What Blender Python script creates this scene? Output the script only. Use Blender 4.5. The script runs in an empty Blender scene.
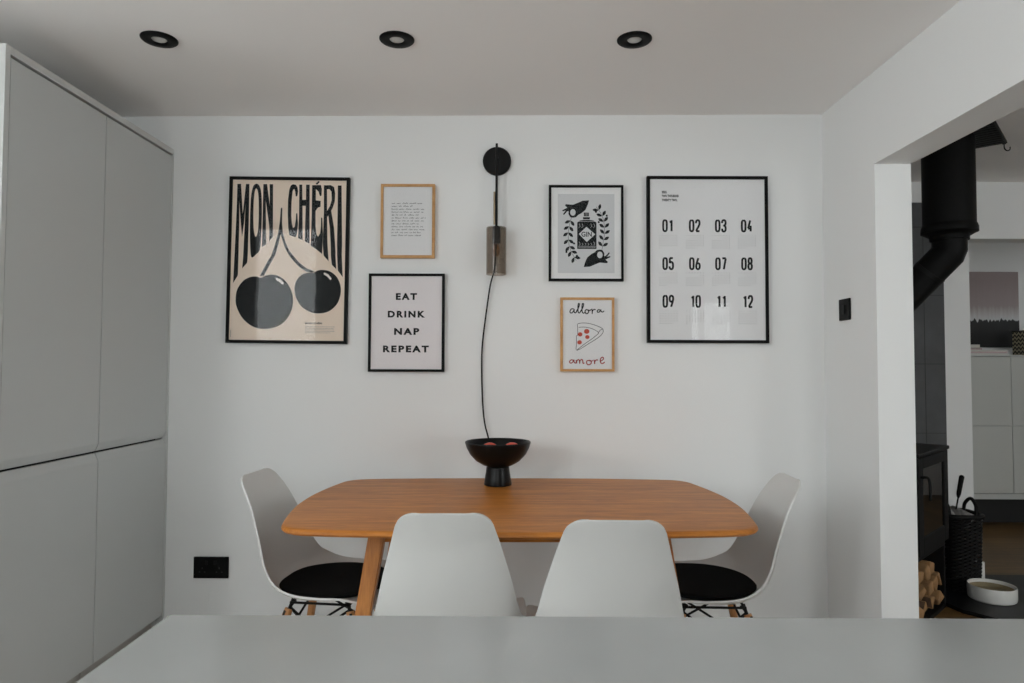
import bpy, bmesh, math, random
from mathutils import Vector, Matrix
PI = math.pi
S = bpy.context.scene
COL = S.collection
random.seed(7)

# ------------------------------------------------------------------ camera, sky, exposure
cam_d = bpy.data.cameras.new('camera')
cam_d.sensor_width = 36.0
cam_d.lens = 683 / 1024 * 36.0
cam_d.clip_start = 0.02
cam = bpy.data.objects.new('camera', cam_d)
COL.objects.link(cam)
yaw, pitch, roll = 0.0048, 0.036, 0.0032
f = Vector((-math.sin(yaw) * math.cos(pitch), math.cos(yaw) * math.cos(pitch), math.sin(pitch)))
r = Vector((math.cos(yaw), math.sin(yaw), 0)); u = r.cross(f)
c_, s_ = math.cos(roll), math.sin(roll)
r2 = c_ * r + s_ * u; u2 = -s_ * r + c_ * u
M = Matrix((r2, u2, -f)).transposed().to_4x4()
M.translation = Vector((0, -2.9213, 1.2))
cam.matrix_world = M
S.camera = cam

SKY = 5.2
world = bpy.data.worlds.new('world'); S.world = world; world.use_nodes = True
bg = world.node_tree.nodes['Background']
bg.inputs[0].default_value = (0.925, 0.97, 0.98, 1)
# overcast sky, brightest towards the left (-x) where the sun sits behind the cloud
wn = world.node_tree; wtc = wn.nodes.new('ShaderNodeTexCoord'); wsp = wn.nodes.new('ShaderNodeSeparateXYZ')
wmr = wn.nodes.new('ShaderNodeMapRange'); wmr.interpolation_type = 'SMOOTHSTEP'
wmr.inputs['From Min'].default_value = -.97; wmr.inputs['From Max'].default_value = -.25
wmr.inputs['To Min'].default_value = SKY*3.2; wmr.inputs['To Max'].default_value = SKY
wn.links.new(wtc.outputs['Generated'], wsp.inputs[0]); wn.links.new(wsp.outputs['X'], wmr.inputs['Value'])
wgr = wn.nodes.new('ShaderNodeMapRange')   # the ground outside is darker than the sky
wgr.inputs['From Min'].default_value = -.12; wgr.inputs['From Max'].default_value = .02
wgr.inputs['To Min'].default_value = .95; wgr.inputs['To Max'].default_value = 1.0
wml = wn.nodes.new('ShaderNodeMath'); wml.operation = 'MULTIPLY'
wn.links.new(wsp.outputs['Z'], wgr.inputs['Value']); wn.links.new(wgr.outputs['Result'], wml.inputs[0])
wn.links.new(wmr.outputs['Result'], wml.inputs[1]); wn.links.new(wml.outputs[0], bg.inputs[1])
S.view_settings.view_transform = 'Standard'; S.view_settings.look = 'None'
S.view_settings.gamma = 1.0; S.view_settings.use_curve_mapping = False
S.view_settings.exposure = 0.62
S.cycles.use_denoising = True
S.cycles.sampling_pattern = 'TABULATED_SOBOL'
S.cycles.max_bounces = 12; S.cycles.diffuse_bounces = 6; S.cycles.glossy_bounces = 4
S.cycles.transparent_max_bounces = 12
S.cycles.caustics_reflective = False; S.cycles.caustics_refractive = False
S.cycles.sample_clamp_indirect = 8.0

def portal(name, loc, rot, sx, sy):
    l = bpy.data.lights.new(name, 'AREA'); l.shape = 'RECTANGLE'; l.size = sx; l.size_y = sy
    l.cycles.is_portal = True
    o = bpy.data.objects.new(name, l); COL.objects.link(o); o.location = loc; o.rotation_euler = rot
# window openings (x0, x1, z0, z1) used by the walls, the portals and the window frames
ZC = 2.291
W1 = (-2.56, -1.92, 1.0, 2.56)      # tall window behind, left
W3 = (1.66, 2.40, 0.75, 1.95)        # patio door of the living room
W2 = (-2.20, -1.68, 1.28, 1.86)      # window in the left wall (y0, y1, z0, z1)
W4 = (-0.48, 0.28, 1.15, 2.20)      # unseen window behind, added for more even light on the back wall
W5 = (3.7, 4.9, 0.40, 2.0)         # unseen glazed opening, added to brighten the living room
W6 = (1.70, 2.10, 1.35, 1.9)       # unseen window, added to give the far room its own light (y0, y1, z0, z1)
YR, YL, XL = -3.7, -4.5, -2.7
portal('portal_door', ((W1[0]+W1[1])/2, YR-.06, (W1[2]+W1[3])/2), (PI/2, 0, 0), W1[1]-W1[0], W1[3]-W1[2])
portal('portal_living', ((W3[0]+W3[1])/2, YL-.06, (W3[2]+W3[3])/2), (PI/2, 0, 0), W3[1]-W3[0], W3[3]-W3[2])
portal('portal_side', (XL-.06, (W2[0]+W2[1])/2, (W2[2]+W2[3])/2), (0, -PI/2, 0), W2[3]-W2[2], W2[1]-W2[0])
portal('portal_rear', ((W4[0]+W4[1])/2, YR-.06, (W4[2]+W4[3])/2), (PI/2, 0, 0), W4[1]-W4[0], W4[3]-W4[2])

portal('portal_living', ((W5[0]+W5[1])/2, YL-.06, (W5[2]+W5[3])/2), (PI/2, 0, 0), W5[1]-W5[0], W5[3]-W5[2])  # sampling portal for the added living room opening
portal('portal_far', (5.26, (W6[0]+W6[1])/2, (W6[2]+W6[3])/2), (0, PI/2, 0), W6[3]-W6[2], W6[1]-W6[0])

# ------------------------------------------------------------------ materials
def mat(name, color, rough=0.6, metal=0.0, spec=0.5, bump=0.0, bscale=60, vary=0.0, vscale=4, coat=0.0):
    m = bpy.data.materials.new(name); m.use_nodes = True
    nt = m.node_tree; b = nt.nodes['Principled BSDF']
    b.inputs['Base Color'].default_value = (*color, 1)
    b.inputs['Roughness'].default_value = rough; b.inputs['Metallic'].default_value = metal
    b.inputs['Specular IOR Level'].default_value = spec
    b.inputs['Coat Weight'].default_value = coat; b.inputs['Coat Roughness'].default_value = 0.08
    tc = nt.nodes.new('ShaderNodeTexCoord')
    if vary:
        n = nt.nodes.new('ShaderNodeTexNoise'); n.inputs['Scale'].default_value = vscale; n.inputs['Detail'].default_value = 5
        nt.links.new(tc.outputs['Object'], n.inputs['Vector'])
        rp = nt.nodes.new('ShaderNodeValToRGB')
        rp.color_ramp.elements[0].position = .3; rp.color_ramp.elements[1].position = .7
        rp.color_ramp.elements[0].color = (*[max(0, c*(1-vary)) for c in color], 1)
        rp.color_ramp.elements[1].color = (*[min(1, c*(1+vary)) for c in color], 1)
        nt.links.new(n.outputs['Fac'], rp.inputs['Fac']); nt.links.new(rp.outputs['Color'], b.inputs['Base Color'])
    if bump:
        n2 = nt.nodes.new('ShaderNodeTexNoise'); n2.inputs['Scale'].default_value = bscale; n2.inputs['Detail'].default_value = 4
        nt.links.new(tc.outputs['Object'], n2.inputs['Vector'])
        bp = nt.nodes.new('ShaderNodeBump'); bp.inputs['Strength'].default_value = bump; bp.inputs['Distance'].default_value = .002
        nt.links.new(n2.outputs['Fac'], bp.inputs['Height']); nt.links.new(bp.outputs['Normal'], b.inputs['Normal'])
    return m

def wood(name, c1, c2, rough=.4, scale=(1, 9, 9), planks=None, coat=0.0, detail=6, spec=.5):
    m = bpy.data.materials.new(name); m.use_nodes = True
    nt = m.node_tree; L = nt.links; b = nt.nodes['Principled BSDF']
    b.inputs['Roughness'].default_value = rough; b.inputs['Coat Weight'].default_value = coat; b.inputs['Coat Roughness'].default_value = .15
    b.inputs['Specular IOR Level'].default_value = spec
    tc = nt.nodes.new('ShaderNodeTexCoord'); mp = nt.nodes.new('ShaderNodeMapping')
    mp.inputs['Scale'].default_value = scale; L.new(tc.outputs['Object'], mp.inputs['Vector'])
    n = nt.nodes.new('ShaderNodeTexNoise'); n.inputs['Scale'].default_value = 3.2; n.inputs['Detail'].default_value = detail
    n.inputs['Roughness'].default_value = .65; n.inputs['Distortion'].default_value = .6
    L.new(mp.outputs['Vector'], n.inputs['Vector'])
    n2 = nt.nodes.new('ShaderNodeTexNoise'); n2.inputs['Scale'].default_value = 22; n2.inputs['Detail'].default_value = 3
    L.new(mp.outputs['Vector'], n2.inputs['Vector'])
    mx = nt.nodes.new('ShaderNodeMath'); mx.operation = 'MULTIPLY_ADD'; mx.inputs[1].default_value = .35
    L.new(n2.outputs['Fac'], mx.inputs[0]); L.new(n.outputs['Fac'], mx.inputs[2])
    rp = nt.nodes.new('ShaderNodeValToRGB'); rp.color_ramp.elements[0].position = .48; rp.color_ramp.elements[1].position = .86
    rp.color_ramp.elements[0].color = (*c2, 1); rp.color_ramp.elements[1].color = (*c1, 1)
    L.new(mx.outputs[0], rp.inputs['Fac'])
    out = rp.outputs['Color']
    if planks:
        br = nt.nodes.new('ShaderNodeTexBrick'); L.new(tc.outputs['Object'], br.inputs['Vector'])
        br.inputs['Scale'].default_value = 1; br.inputs['Brick Width'].default_value = planks[0]; br.inputs['Row Height'].default_value = planks[1]
        br.inputs['Mortar Size'].default_value = .002; br.inputs['Color1'].default_value = (1, 1, 1, 1); br.inputs['Color2'].default_value = (.62, .6, .58, 1)
        br.inputs['Mortar'].default_value = (.25, .2, .15, 1)
        ml = nt.nodes.new('ShaderNodeMix'); ml.data_type = 'RGBA'; ml.blend_type = 'MULTIPLY'; ml.inputs[0].default_value = 1
        L.new(out, ml.inputs[6]); L.new(br.outputs['Color'], ml.inputs[7]); out = ml.outputs[2]
    L.new(out, b.inputs['Base Color'])
    return m

def glass(name, tint=(1, 1, 1), f0=0.04, rough=0.0):
    m = bpy.data.materials.new(name); m.use_nodes = True
    nt = m.node_tree; L = nt.links; nt.nodes.clear()
    out = nt.nodes.new('ShaderNodeOutputMaterial'); mix = nt.nodes.new('ShaderNodeMixShader')
    t = nt.nodes.new('ShaderNodeBsdfTransparent'); t.inputs[0].default_value = (*tint, 1)
    g = nt.nodes.new('ShaderNodeBsdfGlossy'); g.inputs['Roughness'].default_value = rough
    lw = nt.nodes.new('ShaderNodeLayerWeight'); lw.inputs['Blend'].default_value = .5
    p = nt.nodes.new('ShaderNodeMath'); p.operation = 'POWER'; p.inputs[1].default_value = 5
    ma = nt.nodes.new('ShaderNodeMath'); ma.operation = 'MULTIPLY_ADD'; ma.inputs[1].default_value = .9; ma.inputs[2].default_value = f0
    L.new(lw.outputs['Facing'], p.inputs[0]); L.new(p.outputs[0], ma.inputs[0]); L.new(ma.outputs[0], mix.inputs[0])
    L.new(t.outputs[0], mix.inputs[1]); L.new(g.outputs[0], mix.inputs[2]); L.new(mix.outputs[0], out.inputs[0])
    return m

M_wall = mat('white_wall_paint', (.80, .805, .80), .75, bump=.15, bscale=220, spec=.3)
M_ceil = mat('ceiling_paint', (.90, .88, .862), .85, bump=.1, bscale=200, spec=.2)
M_cab = mat('grey_satin_lacquer', (.53, .545, .54), .38, spec=.4)
M_cabend = mat('grey_satin_lacquer_panel', (.58, .59, .58), .38, spec=.4)
M_dark = mat('shadow_gap_black', (.02, .02, .02), .8)
M_plinth = mat('plinth_lacquer', (.42, .40, .37), .5)
M_quartz = mat('grey_quartz', (.355, .36, .355), .16, vary=.06, vscale=3.5, spec=.5)
M_black = mat('black_satin', (.0045, .0045, .0045), .5, spec=.12)
M_blackframe = mat('black_frame_lacquer', (.004, .004, .004), .5, spec=.12)
M_matte = mat('black_matte_metal', (.006, .006, .006), .5, spec=.2)
M_bowl = mat('black_ceramic', (.006, .006, .006), .32, spec=.2, vary=.1, vscale=20)
M_plastic = mat('white_shell_plastic', (.64, .64, .625), .32, spec=.5)
M_pad = mat('black_felt', (.006, .006, .006), .95, bump=.6, bscale=900, spec=.1)
M_table = wood('honey_elm_wood', (.64, .245, .050), (.37, .120, .018), .38, (1.1, 10, 10), coat=.0, spec=.2)
M_tleg = wood('honey_elm_wood_leg', (.60, .245, .060), (.37, .13, .028), .38, (9, 9, 1.1), coat=.15)
M_leg = wood('beech_dowel', (.55, .27, .10), (.40, .17, .06), .5, (8, 8, 1.2))
M_oakframe = wood('oak_frame_wood', (.60, .33, .12), (.44, .21, .065), .5, (6, 6, 6))
M_floorwood = wood('oak_plank_floor', (.22, .125, .038), (.115, .062, .018), .42, (1.2, 9, 9), planks=(1.6, .14))
M_floor = mat('pale_kitchen_floor', (.74, .725, .70), .5, vary=.06)
M_paper = mat('white_paper', (.77, .77, .775), .8, spec=.05)
M_paperpink = mat('offwhite_paper', (.79, .75, .76), .8, spec=.05)
M_mount = mat('passe_partout_card', (.80, .80, .80), .85, spec=.05)
M_greypaper = mat('pale_grey_paper', (.62, .63, .64), .85, spec=.05)
M_tan = mat('tan_paper', (.84, .70, .58), .85, spec=.05)
M_cream = mat('cream_paper', (.86, .80, .75), .85)
M_ink = mat('black_ink', (.018, .020, .021), .9, spec=.03)
M_inkgrey = mat('grey_ink', (.25, .25, .25), .8)
M_inkpale = mat('pale_grey_ink', (.42, .42, .42), .8)
M_ink_red = mat('red_ink', (.36, .03, .03), .8)
M_pep = mat('pepperoni_ink', (.50, .07, .04), .8)
M_glass = glass('picture_glass', f0=.009)
M_wglass = glass('window_glass', f0=.03)
M_smoke = glass('smoked_glass', tint=(.76, .725, .69), f0=.03)
M_upvc = mat('white_window_frame', (.8, .8, .8), .4)
M_brass = mat('aged_brass', (.42, .33, .22), .35, metal=.8)
M_bulb = glass('amber_bulb_glass', tint=(.9, .62, .32), f0=.08)
M_tomato = mat('tomato_skin', (.62, .06, .025), .25, vary=.15, vscale=12)
M_green = mat('tomato_stalk', (.05, .14, .03), .7)
M_slate = mat('dark_slate_tile', (.050, .052, .055), .55, vary=.25, vscale=5, bump=.3, bscale=30)
M_stove = mat('black_stove_steel', (.005, .005, .005), .55, spec=.2)
M_stoveglass = glass('stove_glass', tint=(.6, .5, .4), f0=.16)
M_firebrick = mat('fire_brick', (.42, .24, .10), .9, vary=.3, vscale=12)
M_log = mat('split_log_wood', (.36, .20, .085), .85, vary=.3, vscale=14)
M_bark = mat('log_bark', (.14, .08, .045), .95, vary=.4, vscale=20, bump=.6)
M_wicker = mat('black_wicker', (.006, .0055, .0055), .55, spec=.2)
M_hearth = mat('black_granite_hearth', (.009, .0095, .010), .4, spec=.25, vary=.2, vscale=30)
M_ceramic = mat('white_ceramic', (.78, .78, .75), .25)
M_tanfab = mat('olive_tan_interior', (.30, .25, .15), .8, vary=.15, vscale=20)
M_steel = mat('brushed_nickel', (.5, .5, .5), .3, metal=.9)
M_lens = mat('frosted_lamp_lens', (.6, .6, .58), .3)
M_sb = mat('grey_gloss_door', (.58, .59, .56), .22)
M_sbtop = mat('pale_grey_board', (.60, .61, .59), .35)

# ------------------------------------------------------------------ helpers
def link(name, bm, m, parent=None, smooth=False, tag=None):
    me = bpy.data.meshes.new(name)
    bmesh.ops.recalc_face_normals(bm, faces=bm.faces[:])
    bm.to_mesh(me); bm.free()
    o = bpy.data.objects.new(name, me); COL.objects.link(o)
    ys_ = [v.co.y for v in me.vertices]
    if ys_ and max(ys_)-min(ys_) < 1e-7:      # flat print: face the room
        for p in me.polygons:
            if p.normal.y > 0: p.flip()
        me.update()
    for x in (m if isinstance(m, (list, tuple)) else [m]): me.materials.append(x)
    if smooth:
        for p in me.polygons: p.use_smooth = True
    if parent: o.parent = parent
    if tag: put(o, *tag)
    return o
def put(o, label=None, cat=None, group=None, kind=None):
    if label: o['label'] = label
    if cat: o['category'] = cat
    if group: o['group'] = group
    if kind: o['kind'] = kind
    return o
def thing(name, label, cat, loc=(0, 0, 0), rz=0.0, group=None):
    o = bpy.data.objects.new(name, None); COL.objects.link(o); o.location = loc; o.rotation_euler = (0, 0, rz)
    o.empty_display_size = .1
    return put(o, label, cat, group)
def copy_tree(o, parent=None):
    c = o.copy(); COL.objects.link(c)
    if parent: c.parent = parent
    for ch in [x for x in o.children]: copy_tree(ch, c)
    return c
def box(bm, x0, x1, y0, y1, z0, z1, bev=0, mi=0, seg=2):
    v = [bm.verts.new((x, y, z)) for z in (z0, z1) for y in (y0, y1) for x in (x0, x1)]
    F = [(0, 2, 3, 1), (4, 5, 7, 6), (0, 1, 5, 4), (2, 6, 7, 3), (0, 4, 6, 2), (1, 3, 7, 5)]
    fs = [bm.faces.new([v[i] for i in q]) for q in F]
    for q in fs: q.material_index = mi
    if bev:
        es = list({e for q in fs for e in q.edges})
        bmesh.ops.bevel(bm, geom=es, offset=bev, segments=seg, profile=.5, affect='EDGES')
    return v
def boxes(*bs, bev=0):
    bm = bmesh.new()
    for b in bs: box(bm, *b, bev=bev)
    return bm
def frame_axes(d):
    d = d.normalized(); a = Vector((0, 0, 1)) if abs(d.z) < .9 else Vector((1, 0, 0))
    x = d.cross(a).normalized(); return x, d.cross(x).normalized()
def tube(bm, pts, rad, n=12, cap=True, mi=0):
    pts = [Vector(p) for p in pts]; rr = rad if isinstance(rad, (list, tuple)) else [rad] * len(pts)
    rings = []; px = None
    for i, p in enumerate(pts):
        d = (pts[min(i+1, len(pts)-1)] - pts[max(i-1, 0)]).normalized()
        if px is None: x, y = frame_axes(d)
        else:
            x = (px - d * px.dot(d)).normalized(); y = d.cross(x)
        px = x
        rings.append([bm.verts.new(p + rr[i] * (math.cos(2*PI*k/n) * x + math.sin(2*PI*k/n) * y)) for k in range(n)])
    for a, b in zip(rings, rings[1:]):
        for k in range(n):
            q = bm.faces.new((a[k], a[(k+1) % n], b[(k+1) % n], b[k])); q.material_index = mi
    if cap:
        for rg in (rings[0], rings[-1]):
            q = bm.faces.new(rg); q.material_index = mi
def lathe(bm, prof, n=40, c=(0, 0, 0), sx=1.0, sy=1.0, mi=0):
    rings = []
    for (rd, z) in prof:
        if rd < 1e-6: rings.append([bm.verts.new((c[0], c[1], c[2]+z))])
        else: rings.append([bm.verts.new((c[0]+rd*sx*math.cos(2*PI*k/n), c[1]+rd*sy*math.sin(2*PI*k/n), c[2]+z)) for k in range(n)])
    for a, b in zip(rings, rings[1:]):
        for k in range(n):
            k2 = (k+1) % n
            if len(a) == 1 and len(b) == 1: continue
            if len(a) == 1: q = bm.faces.new((a[0], b[k2], b[k]))
            elif len(b) == 1: q = bm.faces.new((a[k], a[k2], b[0]))
            else: q = bm.faces.new((a[k], a[k2], b[k2], b[k]))
            q.material_index = mi
def smooth_path(pts, n=8):
    pts = [Vector(p) for p in pts]; out = []
    for i in range(len(pts)-1):
        p0, p1, p2, p3 = pts[max(i-1, 0)], pts[i], pts[i+1], pts[min(i+2, len(pts)-1)]
        for k in range(n):
            t = k / n
            out.append(.5*((2*p1)+(-p0+p2)*t+(2*p0-5*p1+4*p2-p3)*t*t+(-p0+3*p1-3*p2+p3)*t**3))
    out.append(pts[-1]); return out
def smooth_flat(o, deg=35):
    """smooth shading that keeps creases (sharp edges marked on the mesh)"""
    me = o.data
    bm = bmesh.new(); bm.from_mesh(me)
    for e in bm.edges:
        if len(e.link_faces) == 2 and e.calc_face_angle(0) > math.radians(deg): e.smooth = False
    for q in bm.faces: q.smooth = True
    bm.to_mesh(me); bm.free()
    return o
def struct(name, bm, m):
    return put(link(name, bm, m), kind='structure')

# ------------------------------------------------------------------ room shell
def wall_x(x0, x1, ya, yb, z0, z1, holes, axis='x'):
    """wall running along x (or y) with rectangular holes (a0,a1,b0,b1); thickness ya..yb"""
    bm = bmesh.new(); xs = sorted({x0, x1, *[h[0] for h in holes], *[h[1] for h in holes]})
    for a, b in zip(xs, xs[1:]):
        hs = [h for h in holes if h[0] <= a and h[1] >= b]
        segs = [(z0, z1)]
        for h in hs:
            ns = []
            for (p, q) in segs:
                if h[2] > p: ns.append((p, min(q, h[2])))
                if h[3] < q: ns.append((max(p, h[3]), q))
            segs = [s for s in ns if s[1]-s[0] > 1e-6]
        for (p, q) in segs:
            if axis == 'x': box(bm, a, b, ya, yb, p, q)
            else: box(bm, ya, yb, a, b, p, q)
    bmesh.ops.remove_doubles(bm, verts=bm.verts[:], dist=1e-5)
    return bm
X1, XT, YJ, ZH = 1.321, 1.455, -0.424, 1.949
struct('wall_back', boxes((-2.22, XT, 0, .12, 0, ZC+.05)), M_wall)
struct('wall_right', wall_x(YL, 0, X1, XT, 0, ZC+.35, [(-2.75, YJ, 0, ZH)], 'y'), M_wall)
struct('wall_left', boxes((-2.22, -2.1, -1.0, 0, 0, ZC+.05), (XL-.12, -2.1, -1.0, -.9, 0, 2.7)), M_wall)
struct('wall_left_rear', wall_x(YR, -1.0, XL-.12, XL, 0, 2.7, [W2], 'y'), M_wall)
struct('wall_rear', wall_x(XL-.12, X1, YR-.12, YR, 0, 2.7, [W1, W4]), M_wall)
struct('wall_living_left', boxes((1.335, XT, .12, 1.072, 0, ZC+.05)), M_wall)
struct('wall_living_back', wall_x(1.335, 5.3, 1.072, 1.20, 0, ZC+.05, [(2.655, 4.6, 0, 1.955)]), M_wall)
struct('wall_living_right', wall_x(YL, 2.8, 5.2, 5.3, 0, ZC+.05, [W6], 'y'), M_wall)
struct('wall_living_rear', wall_x(XT, 5.3, YL-.12, YL, 0, ZC+.35, [W3, W5]), M_wall)
struct('wall_far', boxes((1.9, 5.3, 2.7, 2.82, 0, ZC+.05), (1.9, 2.0, 1.2, 2.7, 0, ZC+.05)), M_wall)
bm = boxes((-2.7, 1.321, -2.0, .0, ZC, ZC+.31), (XL-.12, 1.321, YR-.12, -2.0, 2.6, 2.7))
for v in bm.verts:
    if abs(v.co.z-ZC) < 1e-6: v.co.z += .0045*(v.co.x-1.321)   # the old ceiling is a little out of level
struct('ceiling', bm, M_ceil)
struct('ceiling_living', boxes((XT, 5.3, YL-.12, 2.82, ZC, ZC+.1)), M_ceil)
struct('floor', boxes((-2.9, 1.39, YR-.12, .12, -.1, 0)), M_floor)
struct('floor_living', boxes((1.39, 5.3, YL-.12, 2.82, -.1, 0)), M_floorwood)
struct('trim_1', boxes((1.42, 2.655, 1.060, 1.072, 0, .10), bev=.002), M_upvc)

def window(name, x0, x1, z0, z1, y, bars_v=1, bars_h=0, axis='x', t=.05):
    w = put(bpy.data.objects.new(name, None), kind='structure'); COL.objects.link(w)
    bm = bmesh.new(); d0, d1 = y-.10, y-.04
    def bb(a, b, c, d):
        if axis == 'x': box(bm, a, b, d0, d1, c, d, bev=.004)
        else: box(bm, d0, d1, a, b, c, d, bev=.004)
    bb(x0, x1, z0, z0+t); bb(x0, x1, z1-t, z1); bb(x0, x0+t, z0+t, z1-t); bb(x1-t, x1, z0+t, z1-t)
    for k in range(1, bars_v): xm = x0+(x1-x0)*k/bars_v; bb(xm-.025, xm+.025, z0+t, z1-t)
    for k in range(1, bars_h): zm = z0+(z1-z0)*k/bars_h; bb(x0+t, x1-t, zm-.02, zm+.02)
    link('window_frame', bm, M_upvc, w)
    bm = bmesh.new(); ym = (d0+d1)/2
    if axis == 'x': box(bm, x0+t, x1-t, ym-.003, ym+.003, z0+t, z1-t)
    else: box(bm, ym-.003, ym+.003, x0+t, x1-t, z0+t, z1-t)
    link('pane', bm, M_wglass, w)
window('window_1', *W1[:2], *W1[2:], YR, t=.03)
window('window_2', W2[0], W2[1], W2[2], W2[3], XL, 2, axis='y')
window('window_3', *W3[:2], *W3[2:], YL, 2)
window('window_4_added', *W4[:2], *W4[2:], YR, 2, t=.04)
window('window_5_added', *W5[:2], *W5[2:], YL, 2)
window('window_6_added', *W6[:2], *W6[2:], 5.35, 2, axis='y')

# ------------------------------------------------------------------ tall kitchen cabinets (left)
XF = -1.482; YE = -0.979; ZT = 2.132
ys = (-.958, -.486, -.014)
cab_labels = ['near grey tall cabinet unit with handleless doors, next to the end panel',
              'far grey tall cabinet unit with handleless doors, next to the white back wall']
def door_mesh(ya, yb, z0, z1, chamfer):   # chamfer: 'bottom' / 'top' edge cut back as a finger grip
    bm = bmesh.new(); xf, xb = XF, XF-.022; c = .028
    if chamfer == 'bottom': prof = [(xb, z0), (xf-.012, z0), (xf, z0+c), (xf, z1), (xb, z1)]
    else: prof = [(xb, z0), (xf, z0), (xf, z1-c), (xf-.012, z1), (xb, z1)]
    a = [bm.verts.new((x, ya, z)) for x, z in prof]; b = [bm.verts.new((x, yb, z)) for x, z in prof]
    bm.faces.new(a); bm.faces.new(b)
    for k in range(5): bm.faces.new((a[k], a[(k+1) % 5], b[(k+1) % 5], b[k]))
    bmesh.ops.recalc_face_normals(bm, faces=bm.faces[:])
    bmesh.ops.bevel(bm, geom=bm.edges[:], offset=.0012, segments=2, affect='EDGES')
    return bm
for k in range(2):
    t = thing('tall_cabinet', cab_labels[k], 'cabinet', group='run of grey tall cabinets')
    y0, y1 = ys[k], ys[k+1]
    link('carcass', boxes((-2.08, XF-.045, y0, y1, .15, ZT-.022)), M_dark, t)
    g = .0018
    link('door', door_mesh(y0+g, y1-g, .893, ZT-.032, 'bottom'), M_cab, t)
    link('door', door_mesh(y0+g, y1-g, .148, .886, 'top'), M_cab, t)
    link('plinth', boxes((XF-.06, XF-.045, y0+.003, y1-.003, 0, .147)), M_plinth, t)
t = thing('cabinet_surround', 'grey panel surround framing the tall cabinets along their top and sides', 'cabinet')
link('end_panel', boxes((-2.09, XF+.002, YE, ys[0]-.001, 0, ZT), bev=.001), M_cabend, t)
link('top_rail', boxes((-2.09, XF+.002, ys[0], -.001, ZT-.024, ZT), bev=.001), M_cabend, t)
link('filler_strip', boxes((XF-.03, XF+.002, -.0125, -.001, 0.02, ZT-.025), bev=.001), M_cabend, t)

# ------------------------------------------------------------------ peninsula and worktop (foreground)
t = thing('worktop', 'pale grey stone worktop in the foreground with faint veins', 'worktop')
link('slab', boxes((-.402, 1.20, -3.25, -2.116, .880, .910), bev=.0025), M_quartz, t)
t = thing('peninsula_cabinet', 'grey kitchen base unit carrying the stone worktop', 'cabinet')
link('carcass', boxes((-.36, 1.18, -3.2, -2.19, .12, .879)), M_cab, t)
link('end_panel', boxes((-.382, -.361, -3.2, -2.15, 0, .879), bev=.001), M_cabend, t)
link('back_panel', boxes((-.36, 1.18, -2.189, -2.171, 0, .879), bev=.001), M_cabend, t)
link('plinth', boxes((-.34, 1.16, -3.14, -2.2, 0, .119)), M_plinth, t)

# ------------------------------------------------------------------ table
TC = (0.012, -0.552)
t = thing('dining_table', 'honey coloured wooden dining table with bowed edges and splayed legs', 'table', (TC[0], TC[1], 0), .010)
q = [(0, .468), (.25, .464), (.45, .452), (.60, .437), (.655, .418), (.688, .380), (.703, .325), (.722, .22), (.737, .1), (.740, 0)]
qs = [(p.x, p.y) for p in smooth_path([(a, b, 0) for a, b in q], 4)]
outl = qs + [(a, -b) for a, b in reversed(qs[:-1])]
outl = outl + [(-a, b) for a, b in reversed(outl[1:-1])]
bm = bmesh.new()
rings = []
for ins, z in ((.030, .7185), (.014, .7190), (.004, .7225), (0, .7280), (.001, .7335), (.005, .7375), (.011, .7395), (.018, .7400)):
    ring = []
    n = len(outl)
    for i, (a, b) in enumerate(outl):
        pa, pb = Vector(outl[i-1]), Vector(outl[(i+1) % n]); d = (pb-pa).normalized(); nrm = Vector((d.y, -d.x))
        if nrm.dot(Vector((a, b))) < 0: nrm = -nrm
        ring.append(bm.verts.new((a-nrm.x*ins, b-nrm.y*ins, z)))
    rings.append(ring)
for a, b in zip(rings, rings[1:]):
    for i in range(len(a)): bm.faces.new((a[i], a[(i+1) % len(a)], b[(i+1) % len(a)], b[i]))
bm.faces.new(rings[0]); bm.faces.new(rings[-1])
o = link('tabletop', bm, M_table, t); smooth_flat(o, 40)
for sx in (-1, 1):
    for sy in (-1, 1):
        bm = bmesh.new()
        def ringq(cx, cy, z, hx, hy): return [bm.verts.new((cx+a*hx, cy+b*hy, z)) for a, b in ((-1, -1), (1, -1), (1, 1), (-1, 1))]
        ra = ringq(sx*.430, sy*.245, .7178, .026, .020)
        rb = ringq(sx*.474, sy*.262, .44, .024, .020)
        rc = ringq(sx*.540, sy*.288, 0.0, .015, .014)
        for a, b in ((ra, rb), (rb, rc)):
            for i in range(4): bm.faces.new((a[i], a[(i+1) % 4], b[(i+1) % 4], b[i]))
        bm.faces.new(ra); bm.faces.new(rc)
        bmesh.ops.bevel(bm, geom=[e for e in bm.edges], offset=.004, segments=3, affect='EDGES')
        link('leg', bm, M_tleg, t)
    link('mounting_batten', boxes((sx*.437-.055, sx*.437+.055, -.30, .30, .705, .7183), bev=.003), M_tleg, t)
for sy in (-1, 1):
    link('apron', boxes((-.42, .42, sy*.245-.011, sy*.245+.011, .660, .7183), bev=.003), M_table, t)

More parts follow.
